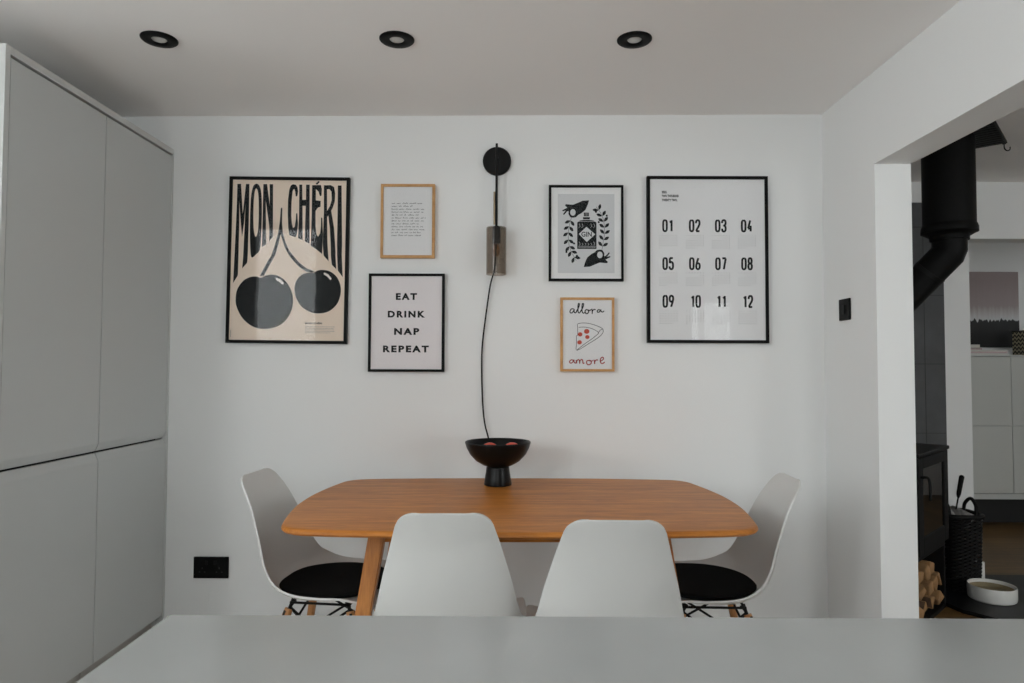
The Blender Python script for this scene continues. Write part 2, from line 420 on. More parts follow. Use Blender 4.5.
# ------------------------------------------------------------------ shell chairs
def chair_shell():
    prof = [(-.270, .826), (-.249, .78), (-.224, .72), (-.198, .62), (-.178, .54), (-.148, .478), (-.100, .442), (-.03, .427), (.06, .430), (.14, .440), (.19, .442), (.222, .432), (.240, .414)]
    wid = [.116, .128, .145, .172, .190, .204, .214, .220, .221, .219, .212, .204, .190]
    lift = [.004, .014, .024, .040, .050, .060, .062, .054, .044, .034, .018, .010, .003]
    P = smooth_path([(a, b, 0) for a, b in prof], 10); Wd = smooth_path([(a, 0, 0) for a in wid], 10); Lf = smooth_path([(a, 0, 0) for a in lift], 10)
    cum = [0]
    for a, b in zip(P, P[1:]): cum.append(cum[-1]+(b-a).length)
    T = cum[-1]
    def at(s):
        for i in range(len(cum)-1):
            if cum[i+1] >= s or i == len(cum)-2:
                q_ = (s-cum[i])/(cum[i+1]-cum[i]); return P[i].lerp(P[i+1], q_), Wd[i].x+(Wd[i+1].x-Wd[i].x)*q_, Lf[i].x+(Lf[i+1].x-Lf[i].x)*q_
    rt, rf = .044, .085
    ds = [0, .001, .004, .009, .017, .028, .044]
    S_ = ds + [.044+(T-.044-.085)*k/34 for k in range(1, 35)] + [T-d for d in (.066, .05, .036, .024, .014, .007, .003, .0008, 0)]
    bm = bmesh.new(); rows = []; nv = 28
    for s in S_:
        p, w, lf = at(s); pa, pb = at(max(0, s-.004))[0], at(min(T, s+.004))[0]
        d = (pb-pa).normalized(); nrm = Vector((-d.y, d.x))
        if s < rt: w = w-rt+math.sqrt(max(0, rt*rt-(rt-s)**2))
        if T-s < rf: w = w-rf+math.sqrt(max(0, rf*rf-(rf-(T-s))**2))
        row = []
        for k in range(nv+1):
            v = -1+2*k/nv; v = math.copysign(1-(1-abs(v))**1.25, v)
            h = abs(v)**2.4*lf
            row.append(bm.verts.new((v*w, p.x+nrm.x*h, p.y+nrm.y*h)))
        rows.append(row)
    for a, b in zip(rows, rows[1:]):
        for k in range(nv): bm.faces.new((a[k], a[k+1], b[k+1], b[k]))
    return bm
def make_chair():
    t = thing('shell_chair', 'x', 'chair')
    o = link('shell', chair_shell(), M_plastic, t, smooth=True)
    # thicken and roll the rim in mesh form
    dg = bpy.context.evaluated_depsgraph_get()
    sm = o.modifiers.new('thick', 'SOLIDIFY'); sm.thickness = .0065; sm.offset = 0; sm.use_rim = True
    bv = o.modifiers.new('soft', 'BEVEL'); bv.width = .0026; bv.segments = 3; bv.limit_method = 'ANGLE'; bv.angle_limit = math.radians(50)
    for sx in (-1, 1):
        for sy in (-1, 1):
            yo = .02
            bm = bmesh.new()
            tube(bm, [(sx*.105, yo+sy*.105, .398), (sx*.110, yo+sy*.110, .38), (sx*.215, yo+sy*.205, .0)], [.0125, .0145, .010], 16)
            o = link('leg', bm, M_leg, t); smooth_flat(o)
            bm = bmesh.new()
            tube(bm, [(sx*.092, yo+sy*.092, .424), (sx*.100, yo+sy*.100, .408), (sx*.107, yo+sy*.107, .385)], [.010, .006, .006], 10)
            tube(bm, [(sx*.119, yo+sy*.112, .396), (sx*.130, yo+sy*.122, .352)], [.0045, .0045], 8)
            o = link('bracket', bm, M_matte, t); smooth_flat(o)
    bm = bmesh.new(); w = .0042; yo = .02
    lo = lambda a, b: (a*.154, yo+b*.150, .235); hi = lambda a, b: (a*.102, yo+b*.100, .400)
    for a, b in (((-1, -1), (1, -1)), ((-1, 1), (1, 1)), ((-1, -1), (-1, 1)), ((1, -1), (1, 1))):
        tube(bm, [hi(*a), lo(*b)], w, 8); tube(bm, [hi(*b), lo(*a)], w, 8); tube(bm, [(hi(*a)[0], hi(*a)[1], .417), (hi(*b)[0], hi(*b)[1], .417)], w, 8)
    link('cross_bracing', bm, M_matte, t, smooth=True)
    return t
spots = [(-.185, -.912, .02, 'white shell chair in front of the table, left of the two seen from behind'),
         (.252, -.980, -.02, 'white shell chair in front of the table, right of the two seen from behind'),
         (-.648, -.545, -PI/2-.12, 'white shell chair at the left end of the table with a black seat pad'),
         (.674, -.565, PI/2-.03, 'white shell chair at the right end of the table with a black seat pad')]
proto = make_chair(); chairs = []
for i, (x, y, rz, lab) in enumerate(spots):
    c = proto if i == 0 else copy_tree(proto)
    c.location = (x, y, 0); c.rotation_euler = (0, 0, rz)
    put(c, lab, 'chair', 'white shell chairs round the table'); chairs.append(c)
pads = []
for i, (x, y, rz, side) in enumerate([(-.616, -.550, .1, 'left'), (.635, -.540, -.1, 'right')]):
    if i == 0:
        bm = bmesh.new()
        lathe(bm, [(0, 0), (.12, .001), (.165, .005), (.184, .0095), (.190, .015), (.187, .0205), (.175, .023), (.10, .0232), (0, .0232)], 48, (0, 0, 0))
        for v in bm.verts:   # the pad follows the dished seat
            rr = (v.co.x**2+v.co.y**2); v.co.z += .42*rr
        p = link('seat_pad', bm, M_pad, smooth=True)
        
    else:
        p = copy_tree(pads[0])
    p.location = (x, y, .4325 + .004); p.rotation_euler = (0, 0, rz + (PI/2+.9 if i == 0 else -PI/2))
    put(p, 'round black felt seat pad on the %s end chair' % side, 'cushion', 'round black seat pads'); pads.append(p)

# ------------------------------------------------------------------ bowl and tomatoes
t = thing('pedestal_bowl', 'black ceramic footed bowl holding tomatoes near the back of the table', 'bowl', (-.066, -.262, .7402)); t.scale = (1, 1, .945)
bm = bmesh.new()
lathe(bm, [(0, .001), (.047, 0), (.053, .002), (.0535, .006), (.050, .03), (.046, .055), (.044, .074), (.040, .078), (0, .078)], 48)
o = link('pedestal', bm, M_bowl, t); smooth_flat(o)
bm = bmesh.new()
lathe(bm, [(0, .078), (.038, .076), (.058, .083), (.085, .100), (.108, .126), (.121, .152), (.127, .172), (.1275, .1765), (.1255, .1785), (.123, .1765), (.1165, .153), (.103, .129), (.081, .106), (.05, .092), (0, .087)], 64)
o = link('basin', bm, M_bowl, t); smooth_flat(o, 60)
tom = None
for i, (dx, dy, lab) in enumerate([(-.030, -.005, 'red tomato in the black bowl, left of the two'), (.052, .012, 'red tomato in the black bowl, right of the two')]):
    if i == 0:
        bm = bmesh.new()
        pr = [(0, -.028)] + [(.037*math.cos(a), .031*math.sin(a)) for a in [(-PI/2)+PI*k/16 for k in range(1, 15)]] + [(.010, .0285), (0, .0265)]
        lathe(bm, pr, 32)
        tom = link('tomato', bm, M_tomato, smooth=True)
        bm = bmesh.new(); tube(bm, [(0, 0, .026), (.002, 0, .032), (.006, .002, .036)], [.003, .0022, .002], 8)
        for k in range(5):
            a = 2*PI*k/5; tube(bm, [(0, 0, .0275), (.009*math.cos(a), .009*math.sin(a), .0295), (.017*math.cos(a), .017*math.sin(a), .029)], [.0022, .002, .0006], 6)
        link('stalk', bm, M_green, tom, smooth=True); p = tom
    else: p = copy_tree(tom)
    p.location = (-.066+dx, -.262+dy, .7402+.1285 + .001*i); p.rotation_euler = (.9 if i == 0 else -.7, .5, i)
    put(p, lab, 'tomato', 'tomatoes in the black bowl')

# ------------------------------------------------------------------ wall lamp
LX = -.083
t = thing('wall_lamp', 'black plug-in wall lamp with smoked glass cylinder shade and long cord', 'lamp', (LX+.002, 0, 2.081))
bm = bmesh.new()
prof = [(0, 0), (.058, 0), (.061, .003), (.061, .016), (.057, .020), (0, .020)]
lathe(bm, prof, 48); bmesh.ops.rotate(bm, verts=bm.verts[:], cent=(0, 0, 0), matrix=Matrix.Rotation(PI/2, 3, 'X'))
o = link('wall_plate', bm, M_matte, t); smooth_flat(o)
yd = -.062
bm = bmesh.new(); tube(bm, [(.0, -.018, .012), (0, yd, .012)], .006, 12); tube(bm, [(0, yd, .060), (0, yd, -.30)], .0052, 12)
o = link('stem', bm, M_matte, t); smooth_flat(o)
bm = bmesh.new(); tube(bm, [(-.009, yd+.003, -.145), (-.009, yd+.003, -.285)], .0042, 12)
o = link('brass_rod', bm, M_brass, t); smooth_flat(o); o['label'] = 'slim brass rod'
bm = bmesh.new(); lathe(bm, [(0, -.292), (.012, -.292), (.017, -.298), (.0175, -.361), (.014, -.366), (0, -.366)], 24, (0, yd, 0))
o = link('bulb_holder', bm, M_matte, t); smooth_flat(o)
bm = bmesh.new(); lathe(bm, [(.0125, -.298), (.041, -.298), (.0425, -.300), (.0425, -.497), (.0405, -.497), (.0405, -.3015), (.0125, -.3015)], 40, (0, yd, 0))
o = link('glass_shade', bm, M_smoke, t); smooth_flat(o); o['label'] = 'smoked glass cylinder shade'
bm = bmesh.new(); lathe(bm, [(.008, -.366), (.012, -.378), (.0155, -.394), (.0135, -.409), (.007, -.419), (0, -.422)], 20, (0, yd, 0))
link('bulb', bm, M_bulb, t, smooth=True)
bm = bmesh.new()
cp = [(-.002, -.016, -.06), (-.003, -.012, -.20), (-.002, -.010, -.34), (-.008, -.012, -.46), (-.026, -.016, -.535), (-.044, -.014, -.66), (-.060, -.010, -.80), (-.061, -.010, -.93), (-.056, -.012, -1.05), (-.046, -.018, -1.13), (-.028, -.030, -1.20), (-.02, -.036, -1.30), (-.02, -.034, -1.42), (-.02, -.03, -1.62), (.0, -.02, -1.78)]
tube(bm, smooth_path(cp, 8), .0034, 8)
link('cord', bm, M_matte, t, smooth=True)

# ------------------------------------------------------------------ sockets
def plate(name, label, cx, cz, w, h, wallx=None, sw=False):
    o = thing(name, label, 'switch' if sw else 'socket')
    R_ = None
    def mk(n, x0, x1, y0, y1, z0, z1, m, bev=.002):
        bm = boxes((x0, x1, y0, y1, z0, z1), bev=bev)
        if wallx is not None:
            for v in bm.verts: x, y, z = v.co; v.co = (wallx + y, cx + x, z)
        else:
            for v in bm.verts: v.co.x += cx
        return link(n, bm, m, o)
    mk('face_plate', -w/2, w/2, -.009, 0, cz-h/2, cz+h/2, M_black, .003)
    if sw: mk('rocker', -.012, .012, -.0125, -.009, cz-.018, cz+.018, M_matte)
    else:
        for s in (-1, 1):
            mk('rocker', s*.018-.006, s*.018+.006, -.0115, -.009, cz+.012, cz+.030, M_matte, .001)
            for (dx, dz, a, b) in ((0, -.002, .0022, .004), (-.011, -.018, .0032, .002), (.011, -.018, .0032, .002)):
                mk('pin_slot', s*.036+dx-a, s*.036+dx+a, -.0093, -.0090, cz+dz-b, cz+dz+b, M_dark, 0)
plate('wall_socket', 'black double wall socket low on the white wall', -1.284, .3445, .148, .090)
plate('light_switch', 'black light switch on the right wall beside the opening', -.192, 1.430, .086, .086, wallx=X1, sw=True)

# ------------------------------------------------------------------ downlights
dl = None
for i, (x, lab) in enumerate([(-1.183, 'left black recessed downlight, nearest the tall cabinets'), (-.396, 'middle black recessed downlight in the ceiling'), (.393, 'right black recessed downlight in the ceiling')]):
    if i == 0:
        t = thing('downlight', '', 'light')
        bm = bmesh.new(); lathe(bm, [(.0235, .001), (.0245, -.004), (.030, -.007), (.054, -.006), (.0575, -.003), (.0578, 0), (.0235, .001)], 48)
        o = link('bezel', bm, M_black, t); smooth_flat(o, 50)
        bm = bmesh.new(); lathe(bm, [(0, -.0010), (.012, -.0030), (.022, -.0030), (.0242, -.0005), (0, -.0002)], 32)
        link('lens', bm, M_lens, t, smooth=True); dl = t
    else: t = copy_tree(dl)
    t.location = (x, -.690+.009*x, ZC+.0045*(x-1.321)); put(t, lab, 'light', 'recessed ceiling downlights')

# ------------------------------------------------------------------ pictures
def Mapper(x0, z0, x1, z1, px):   # px = the picture's outer box (l, t, r, b) in a reference drawing grid
    l, tp, rr, b = px
    return lambda u_, v_: (x0+(u_-l)/(rr-l)*(x1-x0), z1-(v_-tp)/(b-tp)*(z1-z0))
def stroke(bm, pts, w, y, mapf, sm=0, taper=False):
    if sm: pts = [(p.x, p.y) for p in smooth_path([(a, b, 0) for a, b in pts], sm)]
    P = [Vector(mapf(*p)) for p in pts]; L_ = []; R_ = []
    for i, p in enumerate(P):
        d = P[min(i+1, len(P)-1)]-P[max(i-1, 0)]
        if d.length < 1e-9: d = Vector((1, 0))
        d.normalize(); n = Vector((-d.y, d.x))
        ww = w/2*(1-(.75*i/(len(P)-1)) if taper else 1)
        L_.append(bm.verts.new((p.x+n.x*ww, y, p.y+n.y*ww))); R_.append(bm.verts.new((p.x-n.x*ww, y, p.y-n.y*ww)))
    for i in range(len(P)-1): bm.faces.new((L_[i], L_[i+1], R_[i+1], R_[i]))
def poly_mesh(bm, polys, y, mapf):
    """filled outlines (even-odd holes) as flat faces"""
    cu = bpy.data.curves.new('tmp', 'CURVE'); cu.dimensions = '2D'; cu.fill_mode = 'BOTH'
    for pl in polys:
        s = cu.splines.new('POLY'); s.points.add(len(pl)-1); s.use_cyclic_u = True
        for k, p in enumerate(pl): x, z = mapf(*p); s.points[k].co = (x, z, 0, 1)
    o = bpy.data.objects.new('tmp', cu); COL.objects.link(o)
    me = o.to_mesh()
    base = [bm.verts.new((v.co.x, y, v.co.y)) for v in me.vertices]
    for p in me.polygons:
        try: bm.faces.new([base[i] for i in p.vertices])
        except ValueError: pass
    o.to_mesh_clear(); bpy.data.objects.remove(o); bpy.data.curves.remove(cu)
def text_mesh(bm, s, x0, x1, z0, z1, y, bold=.0, space=1.0, keep=False, rot=False):
    cu = bpy.data.curves.new('tmp', 'FONT'); cu.body = s; cu.space_character = space; cu.offset = bold; cu.resolution_u = 4
    o = bpy.data.objects.new('tmp', cu); COL.objects.link(o)
    me = o.to_mesh()
    xs = [v.co.x for v in me.vertices]; zs = [v.co.y for v in me.vertices]
    a0, a1, b0, b1 = min(xs), max(xs), min(zs), max(zs)
    sz = (z1-z0)/(b1-b0); sx = sz if keep else (x1-x0)/(a1-a0)
    base = [bm.verts.new((x0+(v.co.x-a0)*sx, y, z0+(v.co.y-b0)*sz)) for v in me.vertices]
    for p in me.polygons:
        try: bm.faces.new([base[i] for i in p.vertices])
        except ValueError: pass
    o.to_mesh_clear(); bpy.data.objects.remove(o); bpy.data.curves.remove(cu)
def picture(label, x0, z0, x1, z1, fw, depth, mframe, mpaper, tilt=0, mount=None):
    k = 1 - (depth-.003)/2.9213   # the front face hangs this much nearer than the wall
    x0, x1, z0, z1 = x0*k, x1*k, 1.2+(z0-1.2)*k, 1.2+(z1-1.2)*k
    cx, cz = (x0+x1)/2, (z0+z1)/2
    t = thing('framed_print', label, 'picture', (cx, 0, cz), group='framed prints on the back wall')
    t.rotation_euler = (0, tilt, 0)
    a, b = (x1-x0)/2, (z1-z0)/2
    bm = bmesh.new()
    O = [(-a, -b), (a, -b), (a, b), (-a, b)]; I = [(-a+fw, -b+fw), (a-fw, -b+fw), (a-fw, b-fw), (-a+fw, b-fw)]
    ob = [bm.verts.new((x, -.002, z)) for x, z in O]; of = [bm.verts.new((x, -depth, z)) for x, z in O]
    ib = [bm.verts.new((x, -.002, z)) for x, z in I]; jf = [bm.verts.new((x, -depth, z)) for x, z in I]
    for k in range(4):
        k2 = (k+1) % 4
        bm.faces.new((ob[k], ob[k2], of[k2], of[k])); bm.faces.new((of[k], of[k2], jf[k2], jf[k]))
        bm.faces.new((jf[k], jf[k2], ib[k2], ib[k])); bm.faces.new((ib[k], ib[k2], ob[k2], ob[k]))
    bmesh.ops.recalc_face_normals(bm, faces=bm.faces[:])
    link('frame', bm, mframe, t)
    yp = -depth+.006
    link('print_sheet', boxes((-a+fw*.8, a-fw*.8, yp, yp+.003, -b+fw*.8, b-fw*.8)), mpaper, t)
    link('glass_pane', boxes((-a+fw*.9, a-fw*.9, yp-.0035, yp-.0020, -b+fw*.9, b-fw*.9)), M_glass, t)
    return t, a, b, yp-.0004, (cx, cz)

# --- the cherry poster (drawing grid = reference pixels)
t, a, b, yp, _ = picture('large tan cherry poster in a black frame, left on the wall, nearest the cabinets', -1.240, 1.294, -.720, 2.014, .013, .022, M_blackframe, M_tan, tilt=.008)
mp0 = Mapper(-a, -b, a, b, (229.5, 177, 350.3, 343.5))
mp = lambda u_, v_: mp0(u_ + 3.4*(v_-177)/166.5, v_)   # the sheet hangs a touch crooked
A = lambda q: [(225+u_/7.764, 172+v_/7.764) for u_, v_ in q]
B = lambda q: [(225+u_/7.59, 255+v_/7.59) for u_, v_ in q]
def sm_closed(pl, n=4):
    m_ = len(pl); out = []
    for i in range(m_):
        p0, p1, p2, p3 = [Vector((*pl[(i+k) % m_], 0)) for k in (-1, 0, 1, 2)]
        for k in range(n):
            s = k/n; v = .5*((2*p1)+(-p0+p2)*s+(2*p0-5*p1+4*p2-p3)*s*s+(-p0+3*p1-3*p2+p3)*s**3); out.append((v.x, v.y))
    return out
bm = bmesh.new()
arch = A([(0, 0)])  # pale arch under the lettering is part of the paper
Mp = A([(93, 95), (121, 95), (136, 330), (160, 95), (187, 95), (183, 400), (176, 660)]) + B([(168, 65), (130, 108)]) + A([(141, 660), (152, 400), (157, 250), (146, 400), (131, 512), (121, 400), (108, 230), (109, 400), (104, 660)]) + B([(98, 160), (62, 220)]) + A([(73, 660), (88, 300)])
poly_mesh(bm, [Mp], yp, mp)
poly_mesh(bm, [sm_closed(A([(240, 93), (264, 108), (280, 165), (285, 300), (281, 480), (270, 605), (240, 645), (207, 668), (196, 600), (192, 420), (198, 220), (214, 120)])), sm_closed(A([(241, 130), (256, 170), (261, 300), (256, 450), (238, 508), (222, 450), (219, 300), (226, 170)]))], yp, mp)
poly_mesh(bm, [A([(296, 95), (325, 95), (347, 260), (345, 95), (372, 95), (372, 505), (343, 541), (344, 430), (315, 225), (319, 565), (287, 586), (292, 300)])], yp, mp)
poly_mesh(bm, [A([(525, 94), (548, 97), (563, 118), (567, 150), (562, 185), (549, 190), (545, 150), (536, 128), (524, 150), (516, 240), (515, 340), (520, 405), (530, 436), (542, 425), (550, 370), (552, 325), (562, 318), (567, 400), (562, 470), (550, 508), (500, 492), (491, 430), (487, 330), (489, 220), (498, 140), (510, 105)])], yp, mp)
poly_mesh(bm, [A([(577, 96), (599, 96), (601, 215), (629, 215), (630, 96), (658, 96), (657, 556), (620, 538), (627, 262), (602, 262), (603, 528), (567, 515), (575, 330)])], yp, mp)
poly_mesh(bm, [A([(677, 100), (745, 98), (753, 130), (750, 180), (738, 186), (728, 150), (706, 130), (706, 218), (744, 222), (742, 268), (722, 275), (704, 300), (704, 420), (712, 485), (724, 502), (740, 475), (746, 420), (747, 350), (757, 358), (762, 480), (755, 636), (710, 600), (667, 573), (674, 330)]), ], yp, mp)
poly_mesh(bm, [A([(704, 88), (727, 66), (737, 74), (716, 96)])], yp, mp)
poly_mesh(bm, [A([(769, 100), (822, 98), (848, 112), (857, 160), (854, 225), (838, 275), (826, 298), (848, 430), (860, 620)]) + B([(840, 0), (846, 106), (812, 72), (805, 0)]) + A([(822, 560), (815, 430), (803, 335), (794, 350), (797, 560)]) + B([(788, 46), (750, 4)]) + A([(760, 560), (769, 300)]), A([(793, 132), (812, 128), (828, 150), (830, 215), (816, 262), (794, 300)])], yp, mp)
poly_mesh(bm, [A([(878, 100), (907, 100), (911, 560)]) + B([(888, 0), (895, 166), (858, 116), (853, 0)]) + A([(872, 560), (876, 300)])], yp, mp)
link('lettering', bm, M_ink, t)
bm = bmesh.new()
poly_mesh(bm, [A([(433, 280), (445, 280), (443, 400), (450, 480), (470, 550), (500, 612), (548, 672)]) + B([(560, 55), (615, 100), (682, 124), (660, 134), (620, 128), (565, 92), (515, 40), (490, 8)]) + A([(470, 600), (446, 530), (432, 486), (415, 560), (390, 650)]) + B([(355, 50), (295, 162), (264, 166), (330, 40)]) + A([(358, 660), (388, 570), (412, 480), (424, 400)])], yp, mp)
link('stem', bm, M_ink, t); bm = bmesh.new()
poly_mesh(bm, [sm_closed(B([(272, 178), (310, 160), (355, 153), (410, 164), (465, 205), (505, 275), (518, 350), (505, 425), (460, 500), (395, 545), (300, 564), (210, 545), (135, 485), (92, 405), (82, 340), (95, 265), (140, 200), (195, 172), (240, 168)]))], yp-.0003, mp)
link('cherry', bm, M_ink, t); bm = bmesh.new()
poly_mesh(bm, [sm_closed(B([(676, 133), (705, 118), (745, 113), (800, 124), (850, 165), (877, 225), (880, 290), (855, 365), (800, 420), (730, 442), (660, 436), (590, 398), (545, 335), (530, 270), (540, 205), (575, 158), (625, 136)]))], yp-.0003, mp)
link('cherry', bm, M_ink, t)
bm = bmesh.new()
poly_mesh(bm, [B([(388, 176), (420, 185), (450, 214), (440, 230), (415, 207), (386, 192)])], yp-.0006, mp)
link('highlight', bm, M_cream, t); bm = bmesh.new()
poly_mesh(bm, [B([(754, 132), (785, 145), (812, 178), (802, 190), (778, 163), (750, 146)])], yp-.0006, mp)
link('highlight', bm, M_cream, t)
bm = bmesh.new()
x0, z0 = mp(*B([(610, 524)])[0]); x1, z1 = mp(*B([(738, 508)])[0]); text_mesh(bm, 'MON CHÉRI', x0, x1, z0, z1, yp, bold=.03)
link('caption', bm, M_ink, t)
bm = bmesh.new()
for k in range(5):
    vv = 543+k*11.5; uu = 610
    while uu < 828 - (k == 4)*30:
        w_ = random.uniform(8, 24); stroke(bm, B([(uu, vv), (min(uu+w_, 836), vv)]), .0016, yp, mp); uu += w_+5
for k in range(8): stroke(bm, B([(44, 575+k*7), (44, 579+k*7)]), .004, yp, mp)
link('small_print', bm, M_inkgrey, t)

# --- the handwritten letter in an oak frame
t, a, b, yp, _ = picture('handwritten letter in a slim oak frame, above the black framed slogan print', -.582, 1.664, -.349, 1.984, .011, .024, M_oakframe, M_paper)
mp = Mapper(-a, -b, a, b, (378+26/8.32, 180+35/8.32, 378+470/8.32, 180+648/8.32))
Cc = lambda q: [(378+u_/8.32, 180+v_/8.32) for u_, v_ in q]
rnd = random.Random(3); bm = bmesh.new()
for k, (xa, xb) in enumerate([(115, 365), (115, 305), (113, 385), (115, 375), (115, 352), (115, 398), (113, 380), (115, 340), (113, 372), (115, 388), (113, 355), (115, 357)]):
    y0_ = 196+k*24.3; uu = xa
    while uu < xb-8:
        n_ = rnd.randint(3, 8); pts = []
        for j in range(n_*2):
            tall = rnd.random() < .14
            pts.append((uu, y0_ + (-11 if tall else rnd.uniform(-6, -3)) if j % 2 else y0_+rnd.uniform(2, 4))); uu += rnd.uniform(2.6, 4.2)
            if uu > xb: break
        if len(pts) > 1: stroke(bm, Cc(pts), .0010, yp, mp, sm=2)
        uu += rnd.uniform(7, 13)
link('handwriting', bm, M_ink, t)
bm = bmesh.new(); stroke(bm, Cc([(400, 70), (400, 610)]), .0012, yp, mp); link('margin_line', bm, M_mount, t)

# --- EAT DRINK NAP REPEAT
t, a, b, yp, _ = picture('white slogan print with four lines of black capitals in a black frame', -.630, 1.174, -.304, 1.596, .011, .022, M_blackframe, M_paperpink)
mp = Mapper(-a, -b, a, b, (365+27/6.33, 268+37/6.33, 365+498/6.33, 268+655/6.33))
bm = bmesh.new()
for s, u0, u1, v0, v1 in (('EAT', 195, 326, 160, 203), ('DRINK', 146, 377, 272, 314), ('NAP', 186, 342, 380, 423), ('REPEAT', 118, 402, 490, 533)):
    bm = bmesh.new(); x0, z0 = mp(365+u0/6.33, 268+v1/6.33); x1, z1 = mp(365+u1/6.33, 268+v0/6.33)
    text_mesh(bm, s, x0, x1, z0, z1, yp, bold=.05, space=1.35)
    link('word', bm, M_ink, t)

# --- GIN print with mount
t, a, b, yp, _ = picture('black ink bottle, hands and leaves print with a white mount, in a black frame', .143, 1.566, .464, 1.981, .010, .022, M_blackframe, M_mount)
mp = Mapper(-a, -b, a, b, (549, 184.8, 623.5, 281))
G = lambda q: [(550+u_/6.5, 180+v_/6.5) for u_, v_ in q]
bm = bmesh.new(); poly_mesh(bm, [G([(52, 88), (420, 88), (420, 605), (52, 605)])], yp, mp); link('picture_sheet', bm, M_greypaper, t)
bm = bmesh.new(); y2 = yp-.0002
poly_mesh(bm, [G([(178, 275), (195, 262), (222, 258), (255, 258), (285, 262), (303, 275), (303, 447), (178, 447)]), G([(238, 303), (295, 352), (240, 402), (188, 350)])], y2, mp)
poly_mesh(bm, [G([(216, 240), (260, 240), (260, 254), (216, 254)])], y2, mp)
poly_mesh(bm, [G([(221, 210), (254, 210), (254, 234), (221, 234)])], y2, mp)
link('bottle', bm, M_ink, t)
bm = bmesh.new()
for v_ in (268, 430, 437): stroke(bm, G([(184, v_), (298, v_)]), .0012, y2-.0002, mp)
for k in range(6):
    uu = 190+k*19; 
    if not 2 <= k <= 3: stroke(bm, G([(uu, 282), (uu+8, 300), (uu-2, 308)]), .0014, y2-.0002, mp)
    stroke(bm, G([(uu, 400 if k in (0, 5) else 410), (uu+8, 418), (uu, 424)]), .0014, y2-.0002, mp)
for k in (229, 238, 247): stroke(bm, G([(k, 212), (k, 232)]), .0010, y2-.0002, mp)
link('bottle_label', bm, M_greypaper, t)
bm = bmesh.new()
x0, z0 = mp(*G([(205, 368)])[0]); x1, z1 = mp(*G([(273, 335)])[0]); text_mesh(bm, 'GIN', x0, x1, z0, z1, y2, bold=.02)
link('lettering', bm, M_ink, t)
hand = [(255, 130), (246, 160), (232, 192), (205, 215), (185, 225), (170, 240), (150, 244), (133, 240), (121, 220), (122, 200), (112, 203), (92, 226), (85, 221), (104, 196), (84, 202), (81, 195), (114, 178), (98, 164), (104, 155), (150, 159), (185, 145), (215, 132)]
hole = [(150+18*math.cos(k*PI/6), 209+22*math.sin(k*PI/6)) for k in range(12)]
rot = lambda q: [(475-x, 695-y) for x, y in q]
bm = bmesh.new()
poly_mesh(bm, [G(hand), G(hole)], y2, mp); link('hand', bm, M_ink, t); bm = bmesh.new(); poly_mesh(bm, [G(rot(hand)), G(rot(hole))], y2, mp)
link('hand', bm, M_ink, t)
def sprig(pts, flip):
    path = [(p.x, p.y) for p in smooth_path([(x, y, 0) for x, y in pts], 6)]
    stroke(bm, G(path), .0016, y2, mp)
    for i in range(3, len(path)-1, 4):
        x, y = path[i]; dx, dy = path[i+1][0]-path[i-1][0], path[i+1][1]-path[i-1][1]; an = math.atan2(dy, dx)
        for s in (-1, 1):
            aa = an + s*.85; L_ = 42; ww = 9.5
            e = (math.cos(aa), math.sin(aa)); n_ = (-e[1], e[0])
            lf = [(x+e[0]*L_*q_+n_[0]*ww*h, y+e[1]*L_*q_+n_[1]*ww*h) for q_, h in ((.08, 0), (.35, .8), (.65, 1), (1, 0), (.65, -1), (.35, -.8))]
            poly_mesh(bm, [G(sm_closed(lf, 3))], y2, mp)
bm = bmesh.new()
sprig([(142, 240), (128, 290), (120, 350), (125, 420), (142, 470), (172, 524)], 1)
link('leaf_sprig', bm, M_ink, t); bm = bmesh.new()
sprig([(338, 455), (347, 400), (356, 340), (352, 280), (338, 225), (302, 172)], 1)
for (x, y) in ((108, 468), (176, 492), (158, 412), (300, 205), (370, 230), (318, 272)):
    poly_mesh(bm, [G([(x+7*math.cos(k*PI/4), y+7*math.sin(k*PI/4)) for k in range(8)])], y2, mp)
link('leaf_sprig', bm, M_ink, t)

# --- allora amore
t, a, b, yp, _ = picture('white pizza slice drawing with handwritten words in a slim oak frame', .193, 1.178, .424, 1.495, .0105, .024, M_oakframe, M_paper)
mp = Mapper(-a, -b, a, b, (555+42/8.03, 290+60/8.03, 555+478/8.03, 290+655/8.03))
Q = lambda q: [(555+u_/8.03, 290+v_/8.03) for u_, v_ in q]
bm = bmesh.new(); W_ = .0046
for pl in ([(150, 152), (132, 152), (120, 170), (124, 184), (138, 182), (152, 162), (153, 152), (154, 176), (164, 184), (176, 170)],
           [(172, 172), (190, 140), (196, 112), (188, 110), (184, 140), (186, 176), (196, 184), (208, 168)],
           [(206, 170), (224, 140), (230, 112), (221, 110), (217, 140), (219, 176), (230, 186), (244, 178)],
           [(262, 160), (250, 158), (242, 172), (248, 188), (262, 188), (272, 172), (264, 160), (280, 164), (292, 156)],
           [(296, 150), (300, 170), (299, 192), (302, 168), (314, 156), (328, 158)],
           [(362, 160), (350, 158), (340, 168), (344, 178), (356, 176), (368, 162), (369, 156), (372, 172), (384, 176), (396, 168)]):
    stroke(bm, Q(pl), W_, yp, mp, sm=5)
link('upper_word', bm, M_ink, t)
bm = bmesh.new()
